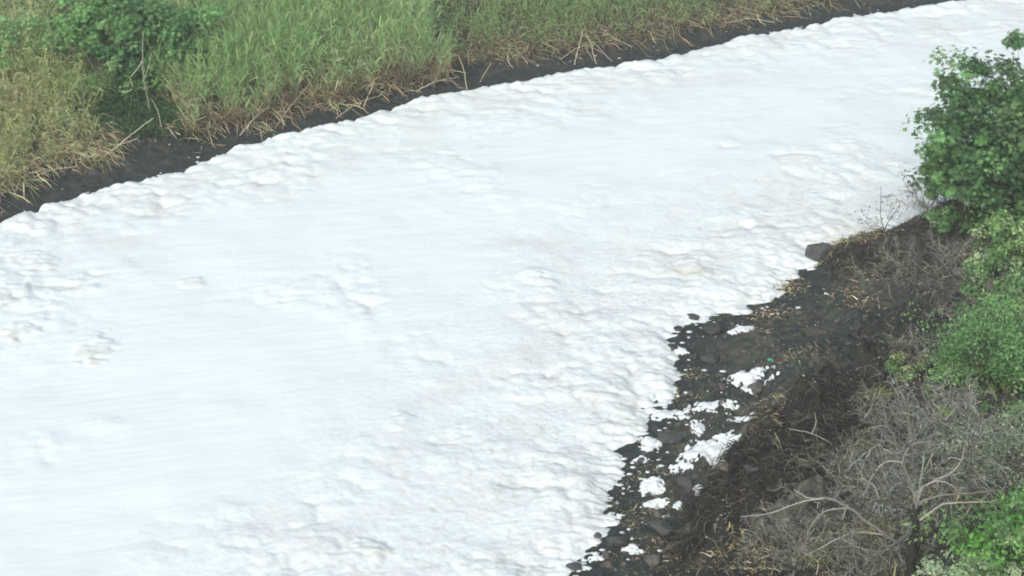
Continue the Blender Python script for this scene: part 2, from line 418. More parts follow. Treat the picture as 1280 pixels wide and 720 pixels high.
# ------------------------------------------------------------------ stones
import bmesh
def rock_me(name, seed, sx, sy, sz, boxy=.0, col=(.06, .065, .065), sub=3):
    bm = bmesh.new(); bmesh.ops.create_icosphere(bm, subdivisions=sub, radius=1)
    V = np.array([v.co[:] for v in bm.verts]); Fa = np.array([[v.index for v in f.verts] for f in bm.faces]); bm.free()
    if boxy: V = V/(np.abs(V).max(1, keepdims=True)**boxy)*(1-.1*boxy)
    rg = np.random.default_rng(seed)
    for _ in range(9):                                   # chop flat facets
        n = rg.normal(size=3); n /= np.linalg.norm(n); d = rg.uniform(.5, .88); e = V@n
        V = V-np.maximum(e-d, 0)[:, None]*n*.9
    V = V*(1+.10*fbm(V[:, 0]*1.6+seed, V[:, 1]*1.6+V[:, 2], 3, seed))[:, None]
    c = np.array(col)*(1+.25*noise(V[:, 0]*2+seed, V[:, 1]*2+V[:, 2]*2, 3))[:, None]
    return new_mesh(name, V*[sx, sy, sz], Fa, M_rock, c, False)
def place_rock(px, py, w, h, lab, seed, boxy=0, rz=0, col=(.05, .055, .058), name='rock', cat='rock', sink=.25, group=None):
    p = hit(px, py+h*.6); sc = np.linalg.norm(p-[0, 0, CAM_H])/F
    rx = w*sc*.95; rz_ = max(h*sc*1.1, rx*.42)
    o = obj(name, rock_me(name, seed, rx, rx*.75, rz_, boxy, col), loc=(p[0], p[1], p[2]+rz_*(1-2*sink)))
    o.rotation_euler = (0, 0, rz); tag(o, lab, cat, group); return o
place_rock(1021, 320, 19, 13, 'squared dark grey boulder standing at the edge of the white foam', 1, .75, .35, (.075, .082, .08), 'boulder', 'boulder', .05)
BIG = [(771,681,16,11,'black wet rock half in foam near the bottom of the shore'),
       (717,708,14,5,'flat dark rock showing through foam at the bottom edge'),
       (887,449,15,8,'dark rounded rock on mud left of the green scrap'),
       (856,604,16,10,'dark grey rock below the widest foam patch'),
       (838,546,20,10,'broad low stone left of the widest foam patch'),
       (893,412,18,9,'weedy dark rock at the upper foam inlets'),
       (841,437,12,3,'low dark stone poking out of the foam, leftmost inlet'),
       (866,398,14,3,'thin dark stone showing through the upper foam edge'),
       (847,411,10,3,'small dark stone ringed by foam'),
       (937,592,13,8,'dark stone at the foot of the shaggy bank'),
       (826,660,18,8,'brown grey stone under the lowest foam strip'),
       (880,645,16,9,'grey stone lying against the bank foot'),
       (945,487,14,7,'stone just right of the largest lone foam patch'),
       (863,665,12,8,'brown stone among dry stalks near the bottom'),
       (905,585,12,6,'dark stone right of the widest foam patch'),
       (742,671,12,4,'dark stone cut off by foam left of the black rock'),
       (815,700,15,7,'muddy stone in dry stalks at the bottom edge')]
for i, (px, py, w, h, lab) in enumerate(BIG):
    place_rock(px, py, w*.9, h*.9, lab, 20+i, 0, random.uniform(-.6, .6), [(.045, .052, .05), (.06, .066, .06), (.035, .042, .04)][i % 3] if i < 12 else (.085, .083, .07), group='larger rocks on the muddy shore')
protos = [rock_me('stone', 60+k, .1, .085, .085, .2*(k % 2), (.05+.01*k, .052+.008*k, .05+.006*k), 2) for k in range(6)]
LMK = [(937,474,'largest lone foam patch'),(882,507,'ragged foam strip'),(929,526,'thin foam streak'),(906,551,'narrow foam patch'),(882,572,'widest foam patch'),(812,556,'upper foam cushion'),
       (816,614,'lower foam cushion'),(838,521,'flat foam tongue'),(771,681,'black wet rock'),(717,708,'flat dark rock in the foam'),(887,449,'dark rounded rock'),(838,546,'broad low stone'),
       (893,412,'weedy dark rock'),(945,487,'stone by the lone patch'),(826,660,'brown grey stone'),(815,700,'muddy bottom stone'),(963,453,'blue green plastic scrap'),(1021,322,'squared boulder'),
       (975,362,'golden straw tuft'),(1033,370,'cream coloured scrap'),(1010,440,'pale flat stalks'),(980,500,'tan seed heads'),(1072,372,'scattered pale straw'),(874,618,'speckled foam scrap'),(900,690,'rusty brown stalks')]
n = 0
while n < 220:
    px, py = random.uniform(740, 1100), random.uniform(385, 735)
    x, y = at(px, py, .3); X1 = np.array([x]); Y1 = np.array([y])
    if dnear(X1, Y1)[0] < .1 or -segdist(X1, Y1, scarp_pts)[0] > .3: continue
    o = obj('stone', protos[n % 6], loc=(x, y, hz(x, y)+.015)); k = random.choice([.5, .5, .6, .6, .8, 1, 1.3])
    o.scale = (k*random.uniform(.8, 1.5), k*random.uniform(.7, 1.1), k*random.uniform(.6, 1.2)); o.rotation_euler = (random.uniform(-.6, .6), random.uniform(-.6, .6), random.uniform(0, 6.3))
    near = min(((math.hypot(px-q[0], py-q[1]), q) for q in LMK), key=lambda e: e[0])[1]
    dx, dy = px-near[0], py-near[1]
    side = ('right of' if dx > 0 else 'left of') if abs(dx) > abs(dy)*1.3 else ('below' if dy > 0 else 'above')
    dist = 'touching' if math.hypot(dx, dy) < 14 else side
    tag(o, {.5: 'tiny', .6: 'very small', .8: 'small', 1: 'fist sized', 1.3: 'head sized'}[k]+' dark stone %s the %s' % (dist if dist != 'touching' else 'just '+side, near[2]), 'stone', 'small stones scattered on the near mud flat'); n += 1

# ------------------------------------------------------------------ far bank vegetation (uncountable reeds and grasses)
def sample_bank(n, u0, u1, d0, d1):
    """points behind the far shore; u in photo x along the shore, d in metres inland"""
    fx = np.array([p[0] for p in FAR]); wx_ = np.array([p[0] for p in far_pts[3:-4]]); wy_ = np.array([p[1] for p in far_pts[3:-4]])
    u = RNG.uniform(u0, u1, n)
    ext = u < 0
    x = np.interp(u, fx, wx_); y = np.interp(u, fx, wy_)
    x = np.where(ext, wx_[0]+u*.0245, x); y = np.where(ext, wy_[0]+u*.0115, y)
    x = np.where(u > 1320, wx_[-1]+(u-1320)*.025, x); y = np.where(u > 1320, wy_[-1]+(u-1320)*.014, y)
    d = RNG.uniform(0, 1, n)**.85*(d1-d0)+d0
    return x-.50*d+RNG.normal(0, .1, n), y+.86*d, u, d
# distance from the foam edge to where plants begin, by photo x
VEG_U = [-400, 0, 60, 100, 150, 200, 260, 330, 400, 500, 575, 600, 690, 800, 900, 1000, 1080, 1200, 1500]
VEG_D = [2.0, 1.7, 1.9, 2.5, 2.2, 3.0, 2.0, 1.5, 1.7, 1.5, 1.1, 2.6, 2.0, 1.9, 1.7, 1.7, 1.9, 2.0, 2.0]
def front(u): return np.interp(u, VEG_U, VEG_D)
def reedbed(name, n, u0, u1, depth, hmin, hmax, pal_top, pal_low, leaf_n, leaf_l, leaf_w, label, cat, lean=.12, drop=.5, hfun=None, skip=None, lowfrac=.45, clump=.5, upk=1.0):
    x, y, u, d = sample_bank(n, u0, u1, 0, depth)
    f = front(u); fn = .35*fbm(x*.8, y*.8, 3, 55)
    x = x-.50*f; y = y+.86*f
    ok = np.ones(n, bool) if skip is None else ~skip(u, d)
    cn = fbm(x*.9, y*.9, 3, 56); ok &= (cn > -clump) | (RNG.random(n) < .35)
    x, y, u, d, cn = x[ok]+fn[ok]*.5, y[ok]+fn[ok], u[ok], d[ok], cn[ok]; n = len(x)
    z = H(x, y, False)
    hh = RNG.uniform(hmin, hmax, n)*(1+.22*cn)*(.72+.28*sst(0, 1.2, d))
    if hfun is not None: hh = hh*hfun(u, d)
    out = 1.0*np.exp(-d/.8)                       # the front row leans out over the mud
    g = fbm(x*.5, y*.5, 2, 58)
    dv = np.stack([.5*out*.5+RNG.normal(0, lean, n)+.15*g, -.86*out*.5+RNG.normal(0, lean, n), np.ones(n)], 1)
    dv /= np.linalg.norm(dv, axis=1, keepdims=True)
    base = np.stack([x, y, z-.05], 1)
    SP = arcs(base, dv, hh, np.full(n, .06)+.2*out, 5, .02)
    parts = []
    top = pick(pal_top, n); low = pick(pal_low, n)
    tt = np.linspace(0, 1, 5)[None]
    mixv = sst(lowfrac-.25, lowfrac+.25, tt+np.zeros((n, 1))-.45*out[:, None]*.8+.25*cn[:, None])
    cs = low[:, None]*(1-mixv[..., None])+top[:, None]*mixv[..., None]
    v, q = tubes(SP, np.full((n, 5), .010)*np.linspace(1, .5, 5)[None], 3)
    parts.append((v, q, np.repeat(cs.reshape(-1, 3), 3, 0)*.9))
    k = leaf_n; N = n*k
    tl = np.tile((np.arange(k)+.5)/k*.92+.08, n)+RNG.normal(0, .03, N); tl = np.clip(tl, .03, .999)
    idx = np.repeat(np.arange(n), k)
    fi = tl*4; i0 = np.minimum(fi.astype(int), 3); fr = (fi-i0)[:, None]
    B = SP[idx, i0]*(1-fr)+SP[idx, i0+1]*fr
    an = RNG.uniform(0, 2*np.pi, N); up = RNG.uniform(.5, 1.7, N)*np.where(tl > .85, 1.6, 1)
    lv = np.stack([np.cos(an), np.sin(an)-.25, up*upk], 1); lv /= np.linalg.norm(lv, axis=1, keepdims=True)
    L = leaf_l*RNG.uniform(.6, 1.25, N)
    P = arcs(B, lv, L, RNG.uniform(.3, 1.0, N)*drop*2, 5)
    W = leaf_w*np.array([.5, 1, .9, .6, .05])[None]*RNG.uniform(.7, 1.3, (N, 1))
    v, q = ribbons(P, W)
    ml = sst(lowfrac-.22, lowfrac+.28, tl-.36*out[idx]+.25*cn[idx]+RNG.normal(0, .12, N))[:, None]
    c = pick(pal_low, N, .25)*(1-ml)+(top[idx]*.5+pick(pal_top, N, .22)*.5)*ml
    parts.append((v, q, np.repeat(c, 10, 0)))
    V, Q, Cc = merge(parts)
    o = obj(name, new_mesh(name, V, Q, M_reed, Cc)); tag(o, label, cat, kind='stuff'); return o
G1 = [(.28, .46, .18), (.34, .52, .22), (.21, .38, .14), (.45, .57, .30)]
G2 = [(.42, .48, .20), (.48, .52, .26), (.33, .41, .17), (.54, .55, .32)]
G3 = [(.22, .37, .15), (.27, .44, .18), (.17, .30, .12), (.34, .44, .20)]
DRY = [(.44, .38, .25), (.34, .28, .17), (.52, .46, .33), (.22, .18, .12)]
OLI = [(.36, .38, .20), (.44, .43, .26), (.28, .32, .15), (.48, .44, .30)]
BR = [(.18, .15, .10), (.28, .23, .15), (.12, .10, .07)]
GAIN = 1.22
reedbed('reed_bed', 3900, 262, 592, 9, 2.2, 3.1, G1, DRY, 12, .75, .015, 'tall light green reeds standing dense along the middle of the far bank', 'reeds', lowfrac=.30, upk=1.9, drop=.42)
reedbed('grass_bank', 4200, -350, 165, 9, 1.2, 2.1, G2, OLI, 9, .5, .014, 'shorter olive yellow grass tumbling down the far bank on the left', 'grass', .3, .6, upk=1.3,
        hfun=lambda u, d: 1+.35*sst(2, 6, d), lowfrac=.25)
reedbed('green_grass', 3700, 600, 1130, 9, 1.3, 1.9, G3, BR+DRY[:2]+OLI[:1], 9, .55, .014, 'mid green grass with brown bases along the right part of the far bank', 'grass', .22, .6, upk=1.5,
        hfun=lambda u, d: (.55+.45*sst(590, 700, u)+.5*sst(2.5, 6, d)*(u < 720))*(1-.25*sst(900, 1100, u)), lowfrac=.36)
reedbed('meadow_grass', 2600, -350, 1500, 16, 1.8, 2.6, G3+G1[:1], OLI, 6, .7, .024, 'deep green reeds filling the ground behind the far bank', 'reeds', .15, .5,
        skip=lambda u, d: (d < 6.5), lowfrac=.2)
reedbed('hollow_grass', 1100, 140, 290, 4.5, 1.0, 1.6, G3, OLI, 8, .5, .016, 'mid green grass closing the back of the shaded hollow', 'grass', .25, .5, skip=lambda u, d: d < 2.6, lowfrac=.2)
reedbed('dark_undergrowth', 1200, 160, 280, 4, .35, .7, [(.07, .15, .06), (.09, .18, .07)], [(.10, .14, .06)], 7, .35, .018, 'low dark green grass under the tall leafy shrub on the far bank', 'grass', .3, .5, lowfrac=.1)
reedbed('far_shore_grass', 1100, 1130, 1500, 7, 1.2, 1.8, G3, BR+DRY[:1], 7, .5, .018, 'green grass on the far bank beyond the upper right corner', 'grass', .22, .6)

GAIN = 1.0
# ------------------------------------------------------------------ leaf clouds, stems, bushes
def leaves(centres, nrm, size, col, palm=False):
    """folded pointed leaves, or hand-shaped ones of five fingers"""
    n = len(centres)
    nrm = nrm/(np.linalg.norm(nrm, axis=1, keepdims=True)+1e-9)
    r = RNG.normal(size=(n, 3)); ax = np.cross(nrm, r); ax /= np.linalg.norm(ax, axis=1, keepdims=True)+1e-9
    ax[:, 2] -= .25; ax /= np.linalg.norm(ax, axis=1, keepdims=True)
    sd_ = np.cross(nrm, ax); sd_ /= np.linalg.norm(sd_, axis=1, keepdims=True)+1e-9
    parts = []
    fingers = [(-1.25, .62), (-.62, .9), (0, 1.05), (.62, .9), (1.25, .62)] if palm else [(0, 1.)]
    for an, ln in fingers:
        d = ax*math.cos(an)+sd_*math.sin(an); p = -ax*math.sin(an)+sd_*math.cos(an)
        S = (size*ln)[:, None]; w = .17 if palm else .30
        A = centres; B = centres+d*S*.55+p*S*w-nrm*S*.04; Cc = centres+d*S-nrm*S*.22; E = centres+d*S*.55-p*S*w-nrm*S*.04
        m_ = centres+d*S*.5+nrm*S*.05
        v = np.stack([A, B, Cc, E, m_], 1).reshape(-1, 3); i = np.arange(n)[:, None]*5
        q = np.concatenate([i+[0, 1, 4], i+[1, 2, 4], i+[2, 3, 4], i+[3, 0, 4]])
        parts.append((v, q, np.repeat(col, 5, 0)))
    return merge(parts)
def bush(name, base, h, rx, ry, pal, nclump, nleaf, size, label, cat='bush', palm=False, crown_lo=.25, stemcol=(.11, .09, .065), seed=0, clr=.22, group=None, stemr=.03, offx=0., spill=0.):
    rg = np.random.default_rng(1000+seed)
    root = empty(name, base); tag(root, label, cat, group)
    c0 = np.array([offx, 0, h*(crown_lo+(1-crown_lo)*.5)]); rz = h*(1-crown_lo)*.5
    dirs = rg.normal(size=(nclump, 3)); dirs /= np.linalg.norm(dirs, axis=1, keepdims=True)
    rad = rg.uniform(.25, 1, nclump)**.5*(.85+.25*rg.normal(0, .6, nclump).clip(-1, 1))
    az_ = np.arctan2(dirs[:, 1], dirs[:, 0]); e_ = dirs[:, 2]
    lob = 1+.17*np.sin(az_*3+seed*1.7+e_*2)+.13*np.sin(az_*5-seed+e_*5)+.10*np.sin(e_*9+seed)
    cc = c0+dirs*(rad*lob)[:, None]*[rx, ry, rz]
    cc[:, 2] = np.maximum(cc[:, 2], .08*h)
    # stems: one shoot per clump, from a few ground stems
    s = 7; t = np.linspace(0, 1, s)[None, :, None]
    foot = rg.normal(0, .12*rx, (nclump, 3))*[1, 1, 0]; foot[:, 2] = -.1
    ctrl = foot*.5+cc*.35+np.array([0, 0, 1])*h*.18
    P = foot[:, None]*(1-t)**2+2*ctrl[:, None]*t*(1-t)+cc[:, None]*t**2
    W = stemr*(1-t[..., 0]*.8)*rg.uniform(.5, 1.1, (nclump, 1))
    v, q = tubes(P, W, 4)
    obj('stem', new_mesh('stem', v, q, M_twig, np.broadcast_to(np.array(stemcol), v.shape)), root)
    per = rg.integers(int(nleaf*.5), int(nleaf*1.4), nclump); idx = np.repeat(np.arange(nclump), per); N = len(idx)
    rc = clr*max(rx, h*.4)*rg.uniform(.6, 1.35, nclump)
    off = rg.normal(size=(N, 3)); off /= np.linalg.norm(off, axis=1, keepdims=True); off *= (rg.uniform(0, 1, N)**.45)[:, None]
    L = cc[idx]+off*rc[idx][:, None]*[1, 1, .75]
    L[:, 2] = np.maximum(L[:, 2], .02)
    nr = off*.7+rg.normal(0, .45, (N, 3))+[0, 0, .9]
    pc = np.array(pal)[rg.integers(0, len(pal), nclump)]*rg.uniform(.8, 1.2, (nclump, 1))
    col = np.clip(pc[idx]*(1+rg.normal(0, .2, (N, 1)))*(1+rg.normal(0, .07, (N, 3))), .01, .8)
    V, Q, Cc = leaves(L, nr, size*rg.uniform(.6, 1.3, N), col, palm)
    obj('foliage', new_mesh('foliage', V, Q, M_leaf, Cc), root)
    return root
DG = [(.075, .17, .07), (.11, .23, .09), (.18, .32, .12), (.14, .24, .12)]
BG = [(.19, .35, .13), (.25, .43, .16), (.14, .27, .10), (.34, .48, .23)]
MG = [(.16, .34, .12), (.21, .41, .16), (.26, .44, .20), (.13, .27, .10)]
PG = [(.34, .48, .28), (.42, .54, .34), (.26, .40, .20)]
GG = [(.27, .35, .24), (.34, .41, .30), (.21, .29, .18)]
p = hit(1250, 285)
bush('leafy_bush', p, 5.55, 3.05, 2.2, DG+DG+DG+MG, 290, 66, .135, 'tall dark green bush with hand shaped leaves rising before the foam at right', palm=True, seed=1, clr=.155, crown_lo=-.05, stemr=.03)
bush('leafy_bush', hit(1200, 285), 3.3, 1.35, 1.2, DG[1:]+MG[:2], 60, 70, .15, 'lower leafy bush at the left foot of the tall dark one, over the foam', palm=True, seed=2, clr=.2, crown_lo=.12, stemr=.02, offx=-.1)
BUSHES = [
 (1245,312,1.5,.95,MG+BG[:2],34,55,.11,'light green shrub wedged between the dark one and the bright one',False,.28),
 (1222,372,1.0,.7,BG+MG,22,50,.10,'loose light green shrub among the twigs left of the bright one',False,.32),
 (1262,415,1.3,1.0,BG+MG,34,55,.10,'loose light green shrub crowning the top of the broad one',False,.3),
 (1210,435,.9,.7,MG,20,50,.09,'low loose shrub at the upper left of the broad one',False,.32),
 (1225,300,1.5,1.0,DG+MG,34,60,.12,'dark green shrub filling in below the tall bush, left of the bright one',False,.25),
 (1175,290,.9,.6,MG,14,45,.10,'small loose green shrub at the crest below the lower leafy bush',False,.3),
 (1270,350,2.2,1.3,BG,50,70,.12,'bright green leafy shrub directly below the tall dark bush',False,.22),
 (1290,395,1.4,1.1,MG,26,60,.10,'green shrub cut by the right edge above the broad mid green one',False,.25),
 (1250,485,2.2,2.0,MG+BG[:1],100,85,.085,'broad mid green shrub covering the middle of the right edge',False,.2),
 (1195,485,1.2,.9,MG+BG[:2],40,70,.085,'low green shrub spreading left of the broad mid green one',False,.25),
 (1128,478,.75,.55,BG+OLI[:1],14,45,.09,'small bright green shrub alone on the edge of the dark soil',False,.3),
 (1180,545,.55,.42,[(.22,.40,.06),(.28,.44,.09)],9,40,.10,'small yellow green sprout inside the grey dead scrub',False,.35),
 (1160,500,.35,.25,BG,5,30,.08,'tiny green sprig just above the yellow green sprout',False,.35),
 (1275,540,.9,.8,BG+PG[:1],20,60,.10,'fresh green shrub above the grey green feathery bush',False,.26),
 (1280,625,1.8,1.5,GG,60,85,.06,'grey green feathery bush at the right edge behind dead twigs',False,.25),
 (1275,740,2.1,1.75,BG[:3]+[(.15,.37,.08)],70,70,.105,'rich green bush filling the lower right corner',False,.22),
 (1212,775,1.6,1.0,PG,40,70,.08,'pale green small leaved bush in front of the rich green corner one',False,.25),
 (1330,680,2.0,1.4,MG,30,60,.1,'green bush beyond the right picture edge',False,.25)]
for i, (px, py, h, r, pal, nc, nl, sz, lab, palm, clr) in enumerate(BUSHES):
    bush('green_shrub', hit(px, py), h, r, r*.85, pal, nc, nl, sz, lab, 'shrub', palm, .0, seed=20+i, clr=clr, group='green shrubs on the near bank', stemr=.018)

# far bank leafy plants
def bank_pt(u, d):
    fx = [q[0] for q in FAR]; x = np.interp(u, fx, [q[0] for q in far_pts[3:-4]]); y = np.interp(u, fx, [q[1] for q in far_pts[3:-4]])
    x, y = x-.5*d, y+.86*d; return np.array([x, y, hz(x, y)])
FB = [(0.34,.60),]
bush('tall_shrub', bank_pt(262, 5.2), 4.0, 2.6, 1.6, [(.14,.31,.11),(.18,.36,.13),(.10,.23,.09),(.24,.42,.18)], 90, 75, .15, 'tall green shrub with broad leaves above a shaded hollow on the far bank', 'shrub', True, .12, (.28, .25, .2), 60, .2, stemr=.035)
bush('tall_shrub', bank_pt(205, 6.5), 3.6, 2.2, 1.4, [(.19,.37,.13),(.24,.43,.16),(.14,.28,.10)], 64, 70, .15, 'mid green broad leaved shrub left of the one over the hollow on the far bank', 'shrub', True, .25, (.2, .18, .13), 61, .2, stemr=.03)
bush('tall_shrub', bank_pt(120, 8.5), 2.6, 2.0, 1.5, [(.24,.48,.18),(.30,.54,.24)], 50, 60, .15, 'light green leafy shrub in the top left of the far bank', 'shrub', False, .1, (.2, .18, .13), 62, .22)
bush('tall_shrub', bank_pt(40, 8.0), 2.0, 2.0, 1.4, [(.25,.48,.20),(.32,.54,.26)], 44, 55, .14, 'light green shrub at the far left top corner of the bank', 'shrub', False, .1, (.2, .18, .13), 63, .22)
bush('tall_shrub', bank_pt(640, 6.5), 2.4, 1.3, 1.0, [(.06,.14,.05),(.09,.19,.07)], 24, 50, .13, 'dark shrub behind the gap right of the tall reeds', 'shrub', False, .1, (.2, .18, .13), 64, .25)
bush('low_plant', bank_pt(132, 4.2), .8, .5, .4, [(.10,.28,.12),(.12,.32,.14)], 8, 25, .17, 'low blue green plant in the olive grass of the far bank', 'plant', True, .1, (.2, .18, .13), 65, .3)
def dead_mat(name, n, u0, u1, L, pal, label, w=.014):
    x, y, u, d = sample_bank(n, u0, u1, 0, 1); f = front(u)+.35*fbm(x*.8, y*.8, 3, 55)+RNG.normal(.15, .28, n)
    keep_ = fbm(x*.6, y*.6, 2, 91) > -.30; x, y, f = x[keep_], y[keep_], f[keep_]; n = len(x)
    x = x-.5*f; y = y+.86*f-d[keep_]*.0; z = H(x, y)
    B = np.stack([x, y, z+RNG.uniform(0, .45, n)], 1)
    dv = np.stack([RNG.normal(.15, .7, n), RNG.normal(-.55, .35, n), RNG.uniform(-.1, .6, n)], 1); dv /= np.linalg.norm(dv, axis=1, keepdims=True)
    P = arcs(B, dv, L*RNG.uniform(.4, 1.3, n), RNG.uniform(.3, .9, n), 5, .06)
    P[:, :, 2] = np.maximum(P[:, :, 2], H(P[:, :, 0], P[:, :, 1])+.02)
    v, q = ribbons(P, w*np.array([.8, 1, .9, .7, .3])[None]*RNG.uniform(.6, 1.4, (n, 1)))
    tag(obj(name, new_mesh(name, v, q, M_dry, np.repeat(pick(pal, n, .3), 10, 0))), label, 'dead reeds', kind='stuff')
dead_mat('dead_reed_mat', 1500, -80, 190, .9, DRY+OLI[:2], 'tangled straw coloured dead stalks slumping over the left far mud')
dead_mat('dead_reed_mat', 1900, 240, 600, .8, DRY+OLI[:2]+BR[:1], 'tangled dead stalks at the foot of the tall reeds')
dead_mat('dead_reed_mat', 1700, 590, 1180, .9, BR+DRY[:2]+OLI[2:3], 'brown dead stalks hanging over the mud on the right of the far bank')
# slender pale trunk standing in the hollow
def limb_obj(name, paths, mat, parent=None, loc=None, col=(.3, .27, .22), k=6):
    parts = []
    for P, r0, r1 in paths:
        P = np.array(P, float); s = len(P)*4
        t = np.linspace(0, len(P)-1, s)                      # smooth the polyline (Catmull-Rom)
        i = np.clip(t.astype(int), 0, len(P)-2); f = (t-i)[:, None]
        g = lambda j: P[np.clip(j, 0, len(P)-1)]
        Q_ = .5*((2*g(i))+(-g(i-1)+g(i+1))*f+(2*g(i-1)-5*g(i)+4*g(i+1)-g(i+2))*f**2+(-g(i-1)+3*g(i)-3*g(i+1)+g(i+2))*f**3)
        Q_ += RNG.normal(0, 1, Q_.shape)*max(r0, .01)*.22
        v, q = tubes(Q_[None], np.linspace(r0, r1, s)[None]*(1+RNG.normal(0, .08, (1, s))), k)
        parts.append((v, q, np.array(col)*(1+.2*RNG.normal())))
    V, Q, Cc = merge(parts)
    return obj(name, new_mesh(name, V, Q, mat, np.clip(Cc, .01, .9), True), parent, loc)
tb = bank_pt(236, 3.6)
r_ = empty('slender_tree', tb); tag(r_, 'slender pale bare trunk standing in the shaded hollow of the far bank', 'tree')
limb_obj('trunk', [([(0,0,-.1),(-.06,0,.8),(-.12,0,1.6),(-.1,.1,2.5),(0,.2,3.3)], .026, .014)], M_twig, r_, col=(.24, .25, .19))
limb_obj('branch', [([(-.12,0,1.6),(.1,-.1,2.1),(.25,-.1,2.6)], .018, .008), ([(-.3,0,2.0),(-.55,-.1,1.7),(-.5,-.1,1.35),(-.75,-.1,1.2),(-1.0,-.1,1.25)], .015, .01), ([(-.1,.1,2.3),(-.3,0,2.0)], .018, .015)], M_twig, r_, col=(.36, .36, .28))

# broken pale canes hanging down to the black mud on the far bank
CANES = [(150,178,-55,30),(122,205,48,-20),(135,195,55,-38),(30,230,60,-8),(10,236,45,-12),(88,205,-38,10),(205,170,-12,-40),(345,160,40,-45),(360,150,-20,-40),
         (420,150,52,-20),(500,112,22,-45),(520,118,50,-8),(585,117,-12,-45),(600,108,14,-20),(700,78,40,-12),(745,82,-14,-36),(765,78,-40,-30),(790,62,-70,-14),
         (830,50,-60,-8),(880,38,-60,-4),(905,30,60,6),(950,25,-60,-4),(1075,12,-20,-18),(718,84,10,-40),(455,138,14,-30),(60,222,-40,-16),(300,172,36,-30),(660,84,-26,-18)]
for i, (px, py, dx, dy) in enumerate(CANES):
    A = hit(px, py); sc = np.linalg.norm(A-[0, 0, CAM_H])/F
    Bv = np.array([dx*sc, abs(dx)*sc*.2+.25, -dy*sc*.95+.1])
    if dy > 0: Bv = np.array([dx*sc, -dy*sc*1.2, .12])
    mid = Bv*.5+np.array([0, 0, .12+.06*math.sin(i*2.3)]); 
    col = [(.42,.38,.28),(.34,.30,.22),(.46,.43,.33)][i % 3]
    o = limb_obj('broken_cane', [([(0,0,.03), mid*.55+[0,0,.03], mid+[.03,0,.03], Bv+[0,0,.03]], .022, .012)], M_twig, loc=A, col=col, k=5)
    ln = math.hypot(dx, dy); way = ('lower ' if dy > 15 else 'upper ' if dy < -15 else '')+('left' if dx < 0 else 'right')
    zone_ = next(z_ for lim, z_ in [(70,'the left picture edge'),(160,'the olive grass foot'),(260,'the shaded hollow'),(440,'the left foot of the tall reeds'),(560,'the right foot of the tall reeds'),(640,'the reed gap'),(740,'the brown grass right of the gap'),(860,'the middle of the right grass'),(1280,'the upper right grass')] if px < lim)
    tag(o, ('long' if ln > 55 else 'short' if ln < 34 else 'middling')+(' pale' if i % 3 != 1 else ' brownish')+' cane at %s, pointing %s' % (zone_, way), 'cane', 'broken canes along the far bank')

# ------------------------------------------------------------------ tufts, hanging roots, scrub
def tuft(name, base, n, L, w, pal, label, cat, spread=.3, up=1.0, droop=.6, group=None, dirb=(0, 0), mat=None, wob=.05, kind=None):
    B = np.stack([RNG.normal(0, spread, n), RNG.normal(0, spread*.8, n), np.zeros(n)], 1)
    B[:, 2] = H(B[:, 0]+base[0], B[:, 1]+base[1])-base[2]-.02
    d = np.stack([RNG.normal(dirb[0], .55, n), RNG.normal(dirb[1], .55, n), RNG.uniform(.2, 1.2, n)*up], 1); d /= np.linalg.norm(d, axis=1, keepdims=True)
    ln = L*RNG.uniform(.5, 1.25, n)
    P = arcs(B, d, ln, np.abs(RNG.normal(droop, .3, n)), 5, wob)
    v, q = ribbons(P, w*np.array([.8, 1, .9, .6, .15])[None]*RNG.uniform(.6, 1.4, (n, 1)))
    o = obj(name, new_mesh(name, v, q, mat or M_dry, np.repeat(pick(pal, n, .28), 10, 0)), loc=base)
    tag(o, label, cat, group, kind); return o
STRAW = [(.40,.36,.20),(.28,.25,.14),(.48,.44,.29),(.17,.15,.10),(.12,.11,.08)]
for px, py, n, L, sp, lab in [
    (975,362,420,.32,.42,'golden straw tuft at the waterline below the squared boulder'),
    (955,392,260,.26,.35,'golden straw spilling onto the foam edge, lower one'),
    (942,412,160,.24,.32,'flattened straw around the upper foam remnant'),
    (1035,318,160,.28,.2,'straw tuft right behind the squared boulder'),
    (1062,298,320,.34,.4,'dry yellow tuft on the overhang above the dark hollow'),
    (1150,268,420,.3,.5,'dry tan tuft on the crest at the foot of the lower leafy bush'),
    (1085,292,300,.3,.4,'dry tan tuft on the middle of the low crest'),
    (1105,285,420,.34,.45,'dry brown tuft crowning the bank left of the tall bush'),
    (1072,372,240,.26,.45,'pale straw scattered on dark soil below the hollow'),
    (1070,345,140,.24,.3,'greenish dry tuft on the soil right below the hollow'),
    (980,500,300,.22,.32,'light tan seed heads topping the shaggy bank, upper cluster'),
    (948,530,240,.24,.28,'tan dry plants on the shaggy bank, lower cluster'),
    (868,470,200,.2,.25,'brown weed tuft by the rock at the foam edge'),
    (842,497,240,.2,.3,'brown green weed mat under the flat foam tongue'),
    (800,600,220,.2,.35,'brown dead weeds between foam edge and lone cushion'),
    (795,645,260,.22,.4,'brown dead weeds above the black rock'),
    (830,690,260,.24,.45,'brown dead weeds right of the black rock'),
    (915,690,300,.3,.45,'rusty brown stalks at the bottom beside the grey heap'),
    (945,700,240,.32,.4,'tan stalks at the very bottom of the shore'),
    (820,475,120,.15,.2,'short weed fringe at the foam bay'),
    (985,455,120,.2,.3,'sparse pale stalks on the dark soil near the green scrap'),
    (1010,440,140,.2,.35,'thin pale stalks lying flat right of the green scrap')]:
    tuft('dry_tuft', hit(px, py), n, L, .011, STRAW if 'straw' in lab or 'yellow' in lab or 'tan' in lab else STRAW[1:2]+BR+OLI[:1], lab, 'dry grass', sp, .7, .7, 'dry grass tufts on the near bank')
ROOT = [(.036,.036,.029),(.05,.05,.038),(.02,.021,.018),(.11,.11,.085)]
